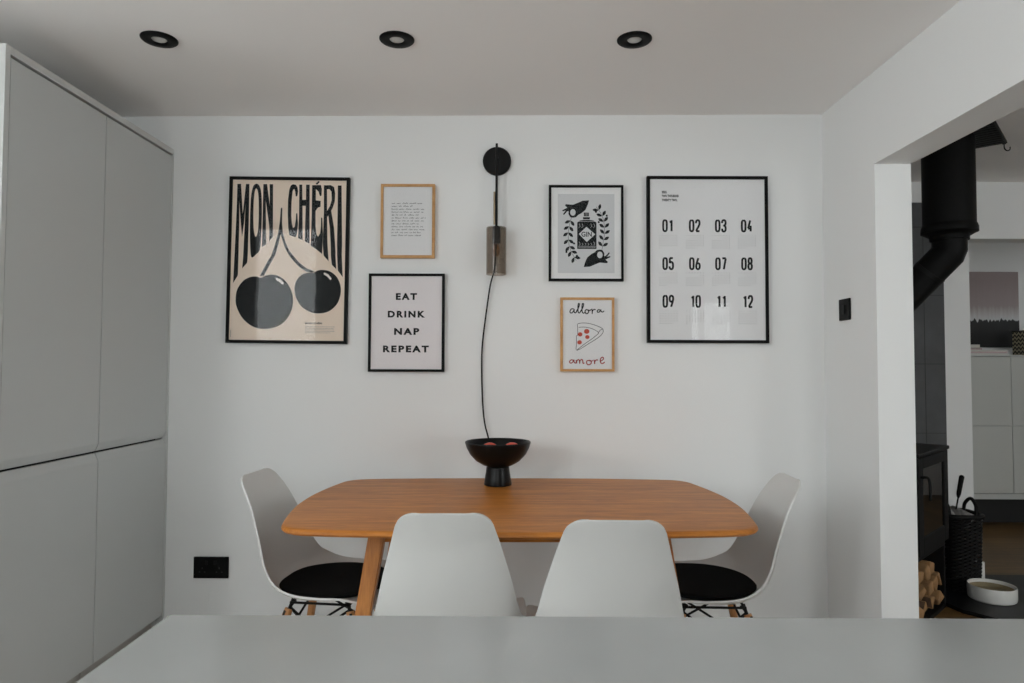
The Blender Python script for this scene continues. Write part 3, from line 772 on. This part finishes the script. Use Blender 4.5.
for pl in ([(148, 566), (130, 562), (116, 576), (124, 588), (138, 584), (150, 568), (152, 562), (154, 580), (164, 588), (172, 578)],
           [(170, 562), (173, 590), (176, 570), (188, 560), (197, 570), (198, 590), (201, 570), (214, 558), (223, 570), (225, 590), (236, 586)],
           [(272, 566), (258, 570), (254, 586), (264, 600), (282, 598), (292, 584), (286, 568), (272, 566), (292, 572), (304, 566)],
           [(312, 560), (318, 576), (318, 594), (322, 572), (334, 562), (346, 564)],
           [(362, 572), (378, 566), (390, 552), (384, 540), (370, 548), (364, 570), (372, 588), (388, 588), (400, 578)]):
    stroke(bm, Q(pl), W_, yp, mp, sm=5)
link('lower_word', bm, M_ink_red, t); 
bm = bmesh.new()
for pl in ([(182, 300), (180, 278), (192, 269), (230, 265), (280, 270), (335, 287), (376, 306), (388, 322), (386, 342), (368, 366), (330, 395), (270, 432), (176, 486), (173, 430), (172, 370), (182, 362), (182, 300)],
           [(190, 301), (230, 298), (280, 305), (322, 322), (351, 342), (340, 358), (290, 398), (230, 440), (178, 482)], [(351, 340), (366, 322), (384, 313)]):
    stroke(bm, Q(pl), .0022, yp, mp, sm=3)
link('slice_outline', bm, M_ink, t)
for (x, y, r_) in ((255, 333, 20), (202, 357, 17), (260, 378, 16), (197, 421, 17)):
    bm = bmesh.new(); poly_mesh(bm, [Q([(x+r_*math.cos(k*PI/8)*(1.1), y+r_*math.sin(k*PI/8)) for k in range(16)])], yp-.0003, mp)
    link('pepperoni', bm, M_pep, t)

# --- calendar
t, a, b, yp, _ = picture('large white twelve month calendar poster in a black frame, rightmost on the wall', .565, 1.301, 1.085, 2.021, .013, .022, M_blackframe, M_paper, tilt=.001)
mp = Mapper(-a, -b, a, b, (647.3, 175.8, 768, 343.4))
K = lambda u_, v_: mp(640+u_/3.593, 165+v_/3.593)
DG = {'0': [[(.5, 0), (.16, .1), (0, .45), (0, 1.55), (.16, 1.9), (.5, 2), (.84, 1.9), (1, 1.55), (1, .45), (.84, .1), (.5, 0)]],
      '1': [[(.62, 2), (.62, 0)], [(.62, .12), (.42, .30), (.12, .42)]],
      '2': [[(0, .55), (.03, .3), (.2, .06), (.5, 0), (.82, .06), (.99, .35), (.97, .72), (.75, 1.1), (.3, 1.6), (.05, 1.95)], [(0, 1.98), (1, 1.98)]],
      '3': [[(0, .5), (.05, .2), (.3, 0), (.7, 0), (.97, .2), (.98, .6), (.8, .87), (.5, .95), (.82, 1.05), (1, 1.35), (.98, 1.75), (.72, 2), (.28, 2), (.04, 1.8), (0, 1.5)]],
      '4': [[(.62, 0), (.02, 1.45)], [(0, 1.48), (1.05, 1.48)], [(.74, .95), (.74, 2)]],
      '5': [[(.95, .02), (.08, .02)], [(.1, 0), (.07, .95)], [(.07, .9), (.3, .74), (.65, .74), (.93, .95), (1, 1.35), (.93, 1.8), (.65, 2), (.28, 1.98), (.03, 1.75), (0, 1.5)]],
      '6': [[(.62, 0), (.35, .5), (.08, 1.1), (0, 1.5), (.12, 1.86), (.5, 2), (.88, 1.86), (1, 1.45), (.88, 1.05), (.5, .92), (.14, 1.06)]],
      '7': [[(0, .02), (1, .02)], [(.98, .05), (.75, .8), (.42, 2)]],
      '8': [[(.5, .93), (.14, .8), (.06, .45), (.18, .1), (.5, 0), (.82, .1), (.94, .45), (.86, .8), (.5, .93), (.1, 1.12), (0, 1.5), (.14, 1.88), (.5, 2), (.86, 1.88), (1, 1.5), (.9, 1.12), (.5, .93)]],
      '9': [[(.86, .94), (.5, 1.08), (.12, .95), (0, .55), (.12, .14), (.5, 0), (.88, .14), (1, .5), (.92, .9), (.65, 1.5), (.38, 2)]]}
n_ = 0
for rr_, vc in enumerate((218.5, 355.5, 491.5)):
    for cc, uc in enumerate((102, 197.5, 291, 384)):
        n_ += 1; sg = '%02d' % n_; bm = bmesh.new()
        for di, ch in enumerate(sg):
            ox = uc + (-19 if di == 0 else 3); ox += 3 if ch == '1' and di == 0 else 0
            for st in DG[ch]:
                pts = [(640+(ox+2+p_*12.5)/3.593, 165+(vc-20+q_*20)/3.593) for p_, q_ in st]
                stroke(bm, pts, .0086, yp, mp, sm=4 if len(st) > 3 else 0)
        link('month_number', bm, M_ink, t)
for rr_, v0 in enumerate((254, 389, 526)):
    for cc, uc in enumerate((102, 197.5, 291, 384)):
        bm = bmesh.new()
        for c7 in range(7):
            stroke(bm, [(640+(uc-31+c7*10)/3.593, 165+v0/3.593), (640+(uc-28+c7*10)/3.593, 165+v0/3.593)], .0030, yp, mp)
            for r6 in range(5):
                if (r6 == 0 and c7 < (n_+rr_*3+cc*2) % 6) or (r6 == 4 and c7 > (rr_*2+cc*3) % 7): continue
                uu, vv = uc-31+c7*10, v0+9+r6*9
                stroke(bm, [(640+uu/3.593, 165+vv/3.593), (640+(uu+3.5)/3.593, 165+vv/3.593)], 0.0035, yp, mp)
        link('date_grid', bm, M_inkpale, t)
bm = bmesh.new()
for s, v0, v1, u1 in (('2022.', 92, 101, 99), ('TWO THOUSAND', 106, 115, 141), ('TWENTY TWO.', 121, 130, 136)):
    x0, z0 = K(80, v1); x1, z1 = K(u1, v0); text_mesh(bm, s, x0, x1, z0, z1, yp, bold=.045)
link('heading', bm, M_ink, t)

# ------------------------------------------------------------------ living room: tiled panel, stove, flue
def tile_panel():
    bm = bmesh.new(); box(bm, 1.47, 2.498, 1.058, 1.0715, 0, 2.165, bev=.001)
    return bm
tp = link('slate_wall_panel', tile_panel(), M_slate); put(tp, 'dark slate tile panel on the wall behind the stove', 'panel')
bm = bmesh.new()
for k in range(1, 6): box(bm, 1.47, 2.497, 1.0572, 1.0582, k*.4-.0015+.02, k*.4+.0015+.02)
for k in (1.78, 2.08, 2.38): box(bm, k-.0015, k+.0015, 1.0572, 1.0582, 0, 2.164)
link('grout_lines', bm, M_dark, tp)

ST = thing('wood_stove', 'black wood burning stove with glass door above a log store', 'stove', (1.865, .500, 0), PI/4)
# local frame: front faces -y (rotated 45 degrees: towards +x,-y in the room)
hw, hd = .255, .19
link('body', boxes((-hw, hw, -hd+.02, hd, .31, .335), (-hw, -hw+.02, -hd+.02, hd, .335, .79), (hw-.02, hw, -hd+.02, hd, .335, .79), (-hw+.02, hw-.02, hd-.02, hd, .335, .79), (-hw+.02, hw-.02, -hd+.02, hd-.02, .765, .79), bev=.002), M_stove, ST)
link('top_plate', boxes((-hw-.012, hw+.012, -hd-.005, hd+.01, .79, .808), bev=.004), M_stove, ST)
link('firebox', boxes((-hw+.021, hw-.021, hd-.05, hd-.021, .336, .76), bev=.001), M_firebrick, ST)
dr = link('door', boxes((-hw+.004, -hw+.075, -hd, -hd+.02, .345, .785), (hw-.075, hw-.004, -hd, -hd+.02, .345, .785), (-hw+.075, hw-.075, -hd, -hd+.02, .345, .42), (-hw+.075, hw-.075, -hd, -hd+.02, .735, .785), bev=.002), M_stove, ST)
link('door_glass', boxes((-hw+.070, hw-.070, -hd+.006, -hd+.010, .415, .74)), M_stoveglass, dr)
bm = bmesh.new(); tube(bm, smooth_path([(-hw+.035, -hd, .70), (-hw+.035, -hd-.03, .70), (-hw+.03, -hd-.038, .66), (-hw+.03, -hd-.038, .60)], 4), .006, 8)
link('handle', bm, M_stove, dr, smooth=True)
link('log_store', boxes((-hw, -hw+.02, -hd+.02, hd, 0, .309), (hw-.02, hw, -hd+.02, hd, 0, .309), (-hw+.02, hw-.02, hd-.02, hd, 0, .309), (-hw+.02, hw-.02, -hd+.02, hd-.02, 0, .02), bev=.002), M_stove, ST)
bm = bmesh.new(); tube(bm, [(-.0, .03, .808), (0, .03, .83)], .10, 28); o = link('flue_collar', bm, M_stove, ST); smooth_flat(o)

FP = thing('flue_pipe', 'black stove flue pipe running up to the ceiling with an angled bend', 'pipe')
bm = bmesh.new(); tube(bm, [(2.052, .30, 1.86), (2.052, .30, 2.282)], .110, 40); o = link('outer_pipe', bm, M_black, FP); smooth_flat(o)
bm = bmesh.new()
tube(bm, [(2.052, .30, 1.822), (2.052, .30, 1.834), (2.052, .30, 1.836), (2.052, .30, 1.858), (2.052, .30, 1.874)], [.092, .110, .118, .118, .112], 40)
tube(bm, [(2.052, .30, 1.80), (2.052, .30, 1.822)], .082, 40); o = link('collar', bm, M_black, FP); smooth_flat(o)
bm = bmesh.new()
tube(bm, [(2.052, .30, 1.80), (2.052, .30, 1.748), (2.052, .30, 1.745), (1.80, .55, 1.37), (1.792, .558, 1.32), (1.823, .542, .831)][:5] + [(1.792, .558, 1.0)], [.073]*6, 36, cap=True)
o = link('bend', bm, M_black, FP); smooth_flat(o, 30)
bm = bmesh.new()
d = (Vector((1.80, .55, 1.37))-Vector((2.052, .30, 1.745))); p0 = Vector((2.052, .30, 1.745))
tube(bm, [p0+d*.22, p0+d*.26], .0755, 36); tube(bm, [p0+d*.72, p0+d*.76], .0755, 36)
o = link('joint_ring', bm, M_matte, FP); smooth_flat(o)
bm = bmesh.new(); tube(bm, [(1.792, .558, 0.834), (1.792, .558, 1.0)], .070, 36); o = link('lower_pipe', bm, M_black, FP); smooth_flat(o)
# ceiling plate: square, turned like the stove
t = thing('ceiling_plate', 'black square ceiling plate around the top of the flue pipe', 'plate', (2.062, .33, ZC-.001), math.radians(48))
link('plate', boxes((-.218, .218, -.218, .218, -.008, 0), bev=.001), M_black, t)
bm = bmesh.new()
for k in range(-5, 6): box(bm, k*.036-.0012, k*.036+.0012, -.21, .21, -.0105, -.008)
link('ribs', bm, M_matte, t)
bm = bmesh.new(); tube(bm, smooth_path([(0, 0, 0), (0, 0, -.022), (.008, 0, -.034), (.020, 0, -.036), (.028, 0, -.028), (.028, 0, -.018)], 5), .0028, 8); tube(bm, [(0, 0, 0), (0, 0, -.004)], .008, 12)
o = link('cup_hook', bm, M_matte, smooth=True); o.location = (2.375, .375, ZC); put(o, 'small black cup hook in the ceiling beside the flue plate', 'hook')

# logs in the store
rl = random.Random(5); R45 = Matrix.Rotation(PI/4, 3, 'Z'); k = 0
rows = [(-.165, .052), (-.055, .052), (.055, .055), (.165, .052), (-.115, .135), (-.01, .138), (.10, .135), (-.16, .215), (-.05, .22), (.06, .215), (.165, .15)]
names = ['bottom row far left', 'bottom row left of centre', 'bottom row right of centre', 'bottom row far right', 'second row left', 'second row middle', 'second row right', 'top row far left', 'top row left of centre', 'top row right of centre', 'second row far right']
for (lx, lz), nm in zip(rows, names):
    bm = bmesh.new(); n_ = rl.choice([3, 4, 5]); r_ = .050; a0 = rl.random()*6
    vs = []
    for yy in (-.13, .13):
        vs.append([bm.verts.new((r_*math.cos(a0+2*PI*j/n_)*rl.uniform(.85, 1.0), yy+rl.uniform(-.012, .012), r_*.78*math.sin(a0+2*PI*j/n_)*rl.uniform(.9, 1))) for j in range(n_)])
    for j in range(n_):
        q_ = bm.faces.new((vs[0][j], vs[0][(j+1) % n_], vs[1][(j+1) % n_], vs[1][j])); q_.material_index = 1 if j == 0 else 0
    bm.faces.new(vs[0]); bm.faces.new(vs[1])
    bmesh.ops.bevel(bm, geom=bm.edges[:], offset=.004, segments=1, affect='EDGES')
    o = link('firewood_log', bm, [M_log, M_bark]); p = R45 @ Vector((lx, -.035, lz+.012)); o.location = (1.865+p.x, .5+p.y, p.z)
    o.rotation_euler = (0, 0, PI/4); put(o, 'split firewood log under the stove, '+nm, 'log', 'firewood under the stove')

# hearth slab
bm = bmesh.new(); pts = [(2.165, .62), (2.19, .47), (2.30, .33), (2.50, .20), (2.78, .14), (3.1, .25), (3.28, .5), (3.30, .95), (3.1, 1.035), (2.52, 1.04), (2.2, 1.045)]
lo_ = [bm.verts.new((x, y, 0)) for x, y in pts]; hi_ = [bm.verts.new((x, y, .018)) for x, y in pts]
bm.faces.new(lo_); bm.faces.new(hi_)
for i in range(len(pts)): bm.faces.new((lo_[i], lo_[(i+1) % len(pts)], hi_[(i+1) % len(pts)], hi_[i]))
put(link('hearth_slab', bm, M_hearth), 'flat black stone hearth slab on the wooden floor beside the stove', 'hearth')

# wicker basket
BX, BY = 2.405, .838
t = thing('log_basket', 'black wicker basket full of kindling and papers beside the stove', 'basket', (BX, BY, .018))
bm = bmesh.new(); H = .385; w0, w1 = .088, .098; nr = 40; per = 48
def sq(rad, an):
    c, s = math.cos(an), math.sin(an); k_ = (abs(c)**4+abs(s)**4)**(-.25); return rad*k_*c, rad*k_*s
rings = []
for j in range(nr+1):
    fz = j/nr; rad = w0+(w1-w0)*fz; ring = []
    for i in range(per):
        bulge = .0032*(1 if ((i//2)+j) % 2 else -1)
        x, y = sq(rad+bulge, 2*PI*i/per); ring.append(bm.verts.new((x, y, fz*H)))
    rings.append(ring)
for ra, rb in zip(rings, rings[1:]):
    for i in range(per): bm.faces.new((ra[i], ra[(i+1) % per], rb[(i+1) % per], rb[i]))
inner = []
for j in (nr, 4):
    rad = w0+(w1-w0)*j/nr-.010; inner.append([bm.verts.new((*sq(rad, 2*PI*i/per), j/nr*H)) for i in range(per)])
for i in range(per):
    bm.faces.new((rings[-1][i], rings[-1][(i+1) % per], inner[0][(i+1) % per], inner[0][i]))
    bm.faces.new((inner[0][i], inner[0][(i+1) % per], inner[1][(i+1) % per], inner[1][i]))
bm.faces.new(inner[1]); bm.faces.new(rings[0])
link('woven_body', bm, M_wicker, t)
bm = bmesh.new()
pp = [(*sq(w1+.002, 2*PI*i/48), H+.004+.003*math.sin(i*PI)) for i in range(49)]
tube(bm, pp, .012, 10, cap=False)
link('rim', bm, M_wicker, t, smooth=True)
for sx in (1, -1):
    bm = bmesh.new(); tube(bm, smooth_path([(sx*.072, -.052, H), (sx*.075, -.046, H+.05), (sx*.078, 0, H+.085), (sx*.075, .046, H+.05), (sx*.072, .052, H)], 8), .009, 10)
    for v in bm.verts:  # handles lie across the basket
        pass
    link('handle', bm, M_wicker, t, smooth=True)
t['category'] = 'basket'
# things in the basket
bm = bmesh.new(); tube(bm, [(0, 0, 0), (.028, 0, .14)], .004, 8); o = link('stove_poker', bm, M_matte, smooth=True)
o.location = (BX-.01, BY+.01, .36); put(o, 'black handled stove poker standing up in the wicker basket', 'poker')
bm = bmesh.new(); tube(bm, [(.026, 0, .13), (.029, 0, .15), (.048, 0, .245), (.050, 0, .252)], [.006, .011, .0125, .006], 12); link('grip', bm, M_black, o, smooth=True)
M_news = mat('newsprint', (.30, .29, .28), .9, vary=.5, vscale=25)
M_moss = mat('dry_moss', (.07, .10, .03), .95, vary=.5, vscale=40)
for i, (dx, dy, rz, rx, lab) in enumerate([(.025, -.02, .3, .25, 'rolled grey newspaper at the right side of the wicker basket'), (-.025, .03, -.4, -.3, 'rolled grey newspaper at the left side of the wicker basket')]):
    bm = bmesh.new()
    sp = [(.006+.0016*k/2*1.2) for k in range(24)]
    prev = None
    for k in range(60):
        an = k*.42; rd = .006+.00042*k; row = [bm.verts.new((rd*math.cos(an), s_ * .075, rd*math.sin(an))) for s_ in (-1, 1)]
        if prev: bm.faces.new((prev[0], prev[1], row[1], row[0]))
        prev = row
    o = link('newspaper', bm, M_news, smooth=True); sd = o.modifiers.new('t', 'SOLIDIFY'); sd.thickness = .001
    o.location = (BX+dx, BY+dy, .40); o.rotation_euler = (.2, rx, rz); put(o, lab, 'newspaper', 'papers in the basket')
bm = bmesh.new(); rr_ = random.Random(2)
for k in range(60):
    x, y = rr_.uniform(-.055, .055), rr_.uniform(-.055, .055); a_ = rr_.uniform(0, 6)
    tube(bm, [(x, y, 0), (x+.02*math.cos(a_), y+.02*math.sin(a_), rr_.uniform(.0, .03)), (x+.045*math.cos(a_), y+.045*math.sin(a_), rr_.uniform(-.005, .03))], [.003, .003, .001], 5)
box(bm, -.070, .070, -.070, .070, -.33, .002, bev=.01)
o = link('kindling', bm, M_moss); o.location = (BX, BY, .375); put(o, 'mossy dry kindling heaped inside the wicker basket', 'kindling', kind='stuff')
o = link('firelighter_box', boxes((-.009, .009, -.02, .02, 0, .115), bev=.002), M_ceramic); o.location = (2.575, .905, .018)
put(o, 'slim white box standing on the hearth right of the wicker basket', 'box')
# long matches and rod inside stove glass reflection are left to the room
# white dish
t = thing('pet_bowl', 'round white ceramic dish with an olive tan inside, on the hearth', 'bowl', (2.440, .625, .018))
t.scale = (.85, .85, .98)
bm = bmesh.new(); lathe(bm, [(0, .0), (.116, 0), (.124, .006), (.127, .02), (.127, .070), (.1245, .075), (.1195, .073), (.118, .05), (.117, .034), (.0, .034)], 56)
o = link('dish', bm, M_ceramic, t); smooth_flat(o)
bm = bmesh.new(); lathe(bm, [(0, .0345), (.116, .0345), (.1172, .040), (.1178, .058), (.1172, .058), (.1155, .040), (.112, .037), (0, .036)], 56)
o = link('lining', bm, M_tanfab, t); smooth_flat(o)

# ------------------------------------------------------------------ far room: sideboard, painting
sb = thing('sideboard', 'pale grey sideboard with gloss doors under the painting in the far room', 'sideboard', (0, 0, 0))
ZB0, ZB1, YS = .205, 1.297, 2.30
xsb = [3.18, 3.775, 4.37, 4.965]
link('carcass', boxes((3.18, 4.965, YS+.02, 2.69, ZB0, ZB1-.012), bev=.002), M_sbtop, sb)
link('top', boxes((3.175, 4.97, YS-.004, 2.695, ZB1-.011, ZB1), bev=.001), M_sbtop, sb)
link('base_rail', boxes((3.18, 4.965, YS-.0, YS+.019, ZB0, ZB0+.040), bev=.001), M_sbtop, sb)
link('plinth', boxes((3.3, 4.85, YS+.15, 2.6, 0, ZB0-.001)), M_dark, sb)
for i in range(3):
    for z0, z1 in ((ZB0+.044, .757), (.762, ZB1-.014)):
        link('door', boxes((xsb[i]+.002, xsb[i+1]-.002, YS, YS+.018, z0, z1), bev=.0015), M_sb, sb)
# painting: three bands divided by ragged edges, in its colour texture
Mp_ = bpy.data.materials.new('abstract_painting'); Mp_.use_nodes = True
nt = Mp_.node_tree; L = nt.links; b_ = nt.nodes['Principled BSDF']; b_.inputs['Roughness'].default_value = .6
tc = nt.nodes.new('ShaderNodeTexCoord'); sp = nt.nodes.new('ShaderNodeSeparateXYZ'); L.new(tc.outputs['Generated'], sp.inputs[0])
mpn = nt.nodes.new('ShaderNodeMapping'); mpn.inputs['Scale'].default_value = (34, 1, 2.0); L.new(tc.outputs['Generated'], mpn.inputs['Vector'])
nz = nt.nodes.new('ShaderNodeTexNoise'); nz.inputs['Scale'].default_value = 1.0; nz.inputs['Detail'].default_value = 4; L.new(mpn.outputs[0], nz.inputs['Vector'])
ad = nt.nodes.new('ShaderNodeMath'); ad.operation = 'MULTIPLY_ADD'; ad.inputs[1].default_value = .16; L.new(nz.outputs['Fac'], ad.inputs[0]); L.new(sp.outputs['Z'], ad.inputs[2])
rp = nt.nodes.new('ShaderNodeValToRGB'); L.new(ad.outputs[0], rp.inputs['Fac']); cr = rp.color_ramp
cr.elements[0].position = 0; cr.elements[0].color = (.006, .006, .007, 1)
for p_, c in ((.43, (.012, .012, .013)), (.445, (.62, .63, .64)), (.51, (.55, .53, .53)), (.62, (.36, .30, .30)), (.96, (.30, .24, .24))):
    e = cr.elements.new(p_); e.color = (*c, 1)
cr.elements[-1].color = (.30, .24, .24, 1)
L.new(rp.outputs['Color'], b_.inputs['Base Color'])
o = link('canvas_painting', boxes((3.36, 4.115, 2.665, 2.698, 1.365, 1.984), bev=.002), Mp_)
put(o, 'abstract canvas painting, dusty pink over white over black, above the sideboard', 'painting')
# books / magazines
M_b = [mat('book_cover_%s' % n_, c, .6) for n_, c in (('black', (.02, .02, .02)), ('white', (.7, .7, .7)), ('pink', (.55, .18, .26)), ('cream', (.62, .6, .56)), ('grey', (.35, .36, .38)))]
zz = ZB1
bl = [('white', 1, .16, .50, .016, 'bottom white magazine of the small pile on the sideboard'), ('pink', 2, .155, .49, .008, 'thin pink magazine in the small pile on the sideboard'), ('cream', 3, .15, .50, .014, 'cream magazine near the top of the small pile'), ('pink', 2, .06, .22, .012, 'small pink book above the cream magazine'), ('black', 0, .045, .20, .030, 'thick black book on top of the pile by the painting')]
for nm, mi, hw_, ln, th, lab in bl:
    x0 = 3.44; 
    w_ = ln if nm != 'x' else ln
    o = link('magazine' if th < .02 else 'book', boxes((0, w_*.72, 0, .22, 0, th), bev=.001), M_b[mi])
    o.location = (x0, 2.36, zz+.0003); put(o, lab, 'book' if th >= .02 else 'magazine', 'pile of magazines on the sideboard'); zz += th+.0006
    link('pages', boxes((.002, w_*.72-.002, -.0008, .001, .002, th-.002)), M_b[3], o)
# patterned planter box
Mz = bpy.data.materials.new('zigzag_pattern'); Mz.use_nodes = True; nt = Mz.node_tree; L = nt.links; b_ = nt.nodes['Principled BSDF']
tc = nt.nodes.new('ShaderNodeTexCoord'); sp = nt.nodes.new('ShaderNodeSeparateXYZ'); L.new(tc.outputs['Object'], sp.inputs[0])
pg = nt.nodes.new('ShaderNodeMath'); pg.operation = 'PINGPONG'; pg.inputs[1].default_value = .020; axy = nt.nodes.new('ShaderNodeMath'); L.new(sp.outputs['X'], axy.inputs[0]); L.new(sp.outputs['Y'], axy.inputs[1]); L.new(axy.outputs[0], pg.inputs[0])
a2 = nt.nodes.new('ShaderNodeMath'); a2.operation = 'ADD'; L.new(pg.outputs[0], a2.inputs[0]); L.new(sp.outputs['Z'], a2.inputs[1])
md = nt.nodes.new('ShaderNodeMath'); md.operation = 'PINGPONG'; md.inputs[1].default_value = .016; L.new(a2.outputs[0], md.inputs[0])
gt = nt.nodes.new('ShaderNodeMath'); gt.operation = 'GREATER_THAN'; gt.inputs[1].default_value = .008; L.new(md.outputs[0], gt.inputs[0])
mx = nt.nodes.new('ShaderNodeMix'); mx.data_type = 'RGBA'; L.new(gt.outputs[0], mx.inputs[0]); mx.inputs[6].default_value = (.02, .02, .02, 1); mx.inputs[7].default_value = (.55, .50, .36, 1)
L.new(mx.outputs[2], b_.inputs['Base Color'])
o = link('storage_box', boxes((0, .26, 0, .15, 0, .185), bev=.003), Mz); o.location = (3.955, 2.38, ZB1+.0005)
put(o, 'black and cream zigzag patterned box on the sideboard', 'box')
lid = link('lid', boxes((-.003, .263, -.003, .153, .186, .194), bev=.002), M_b[0], o)
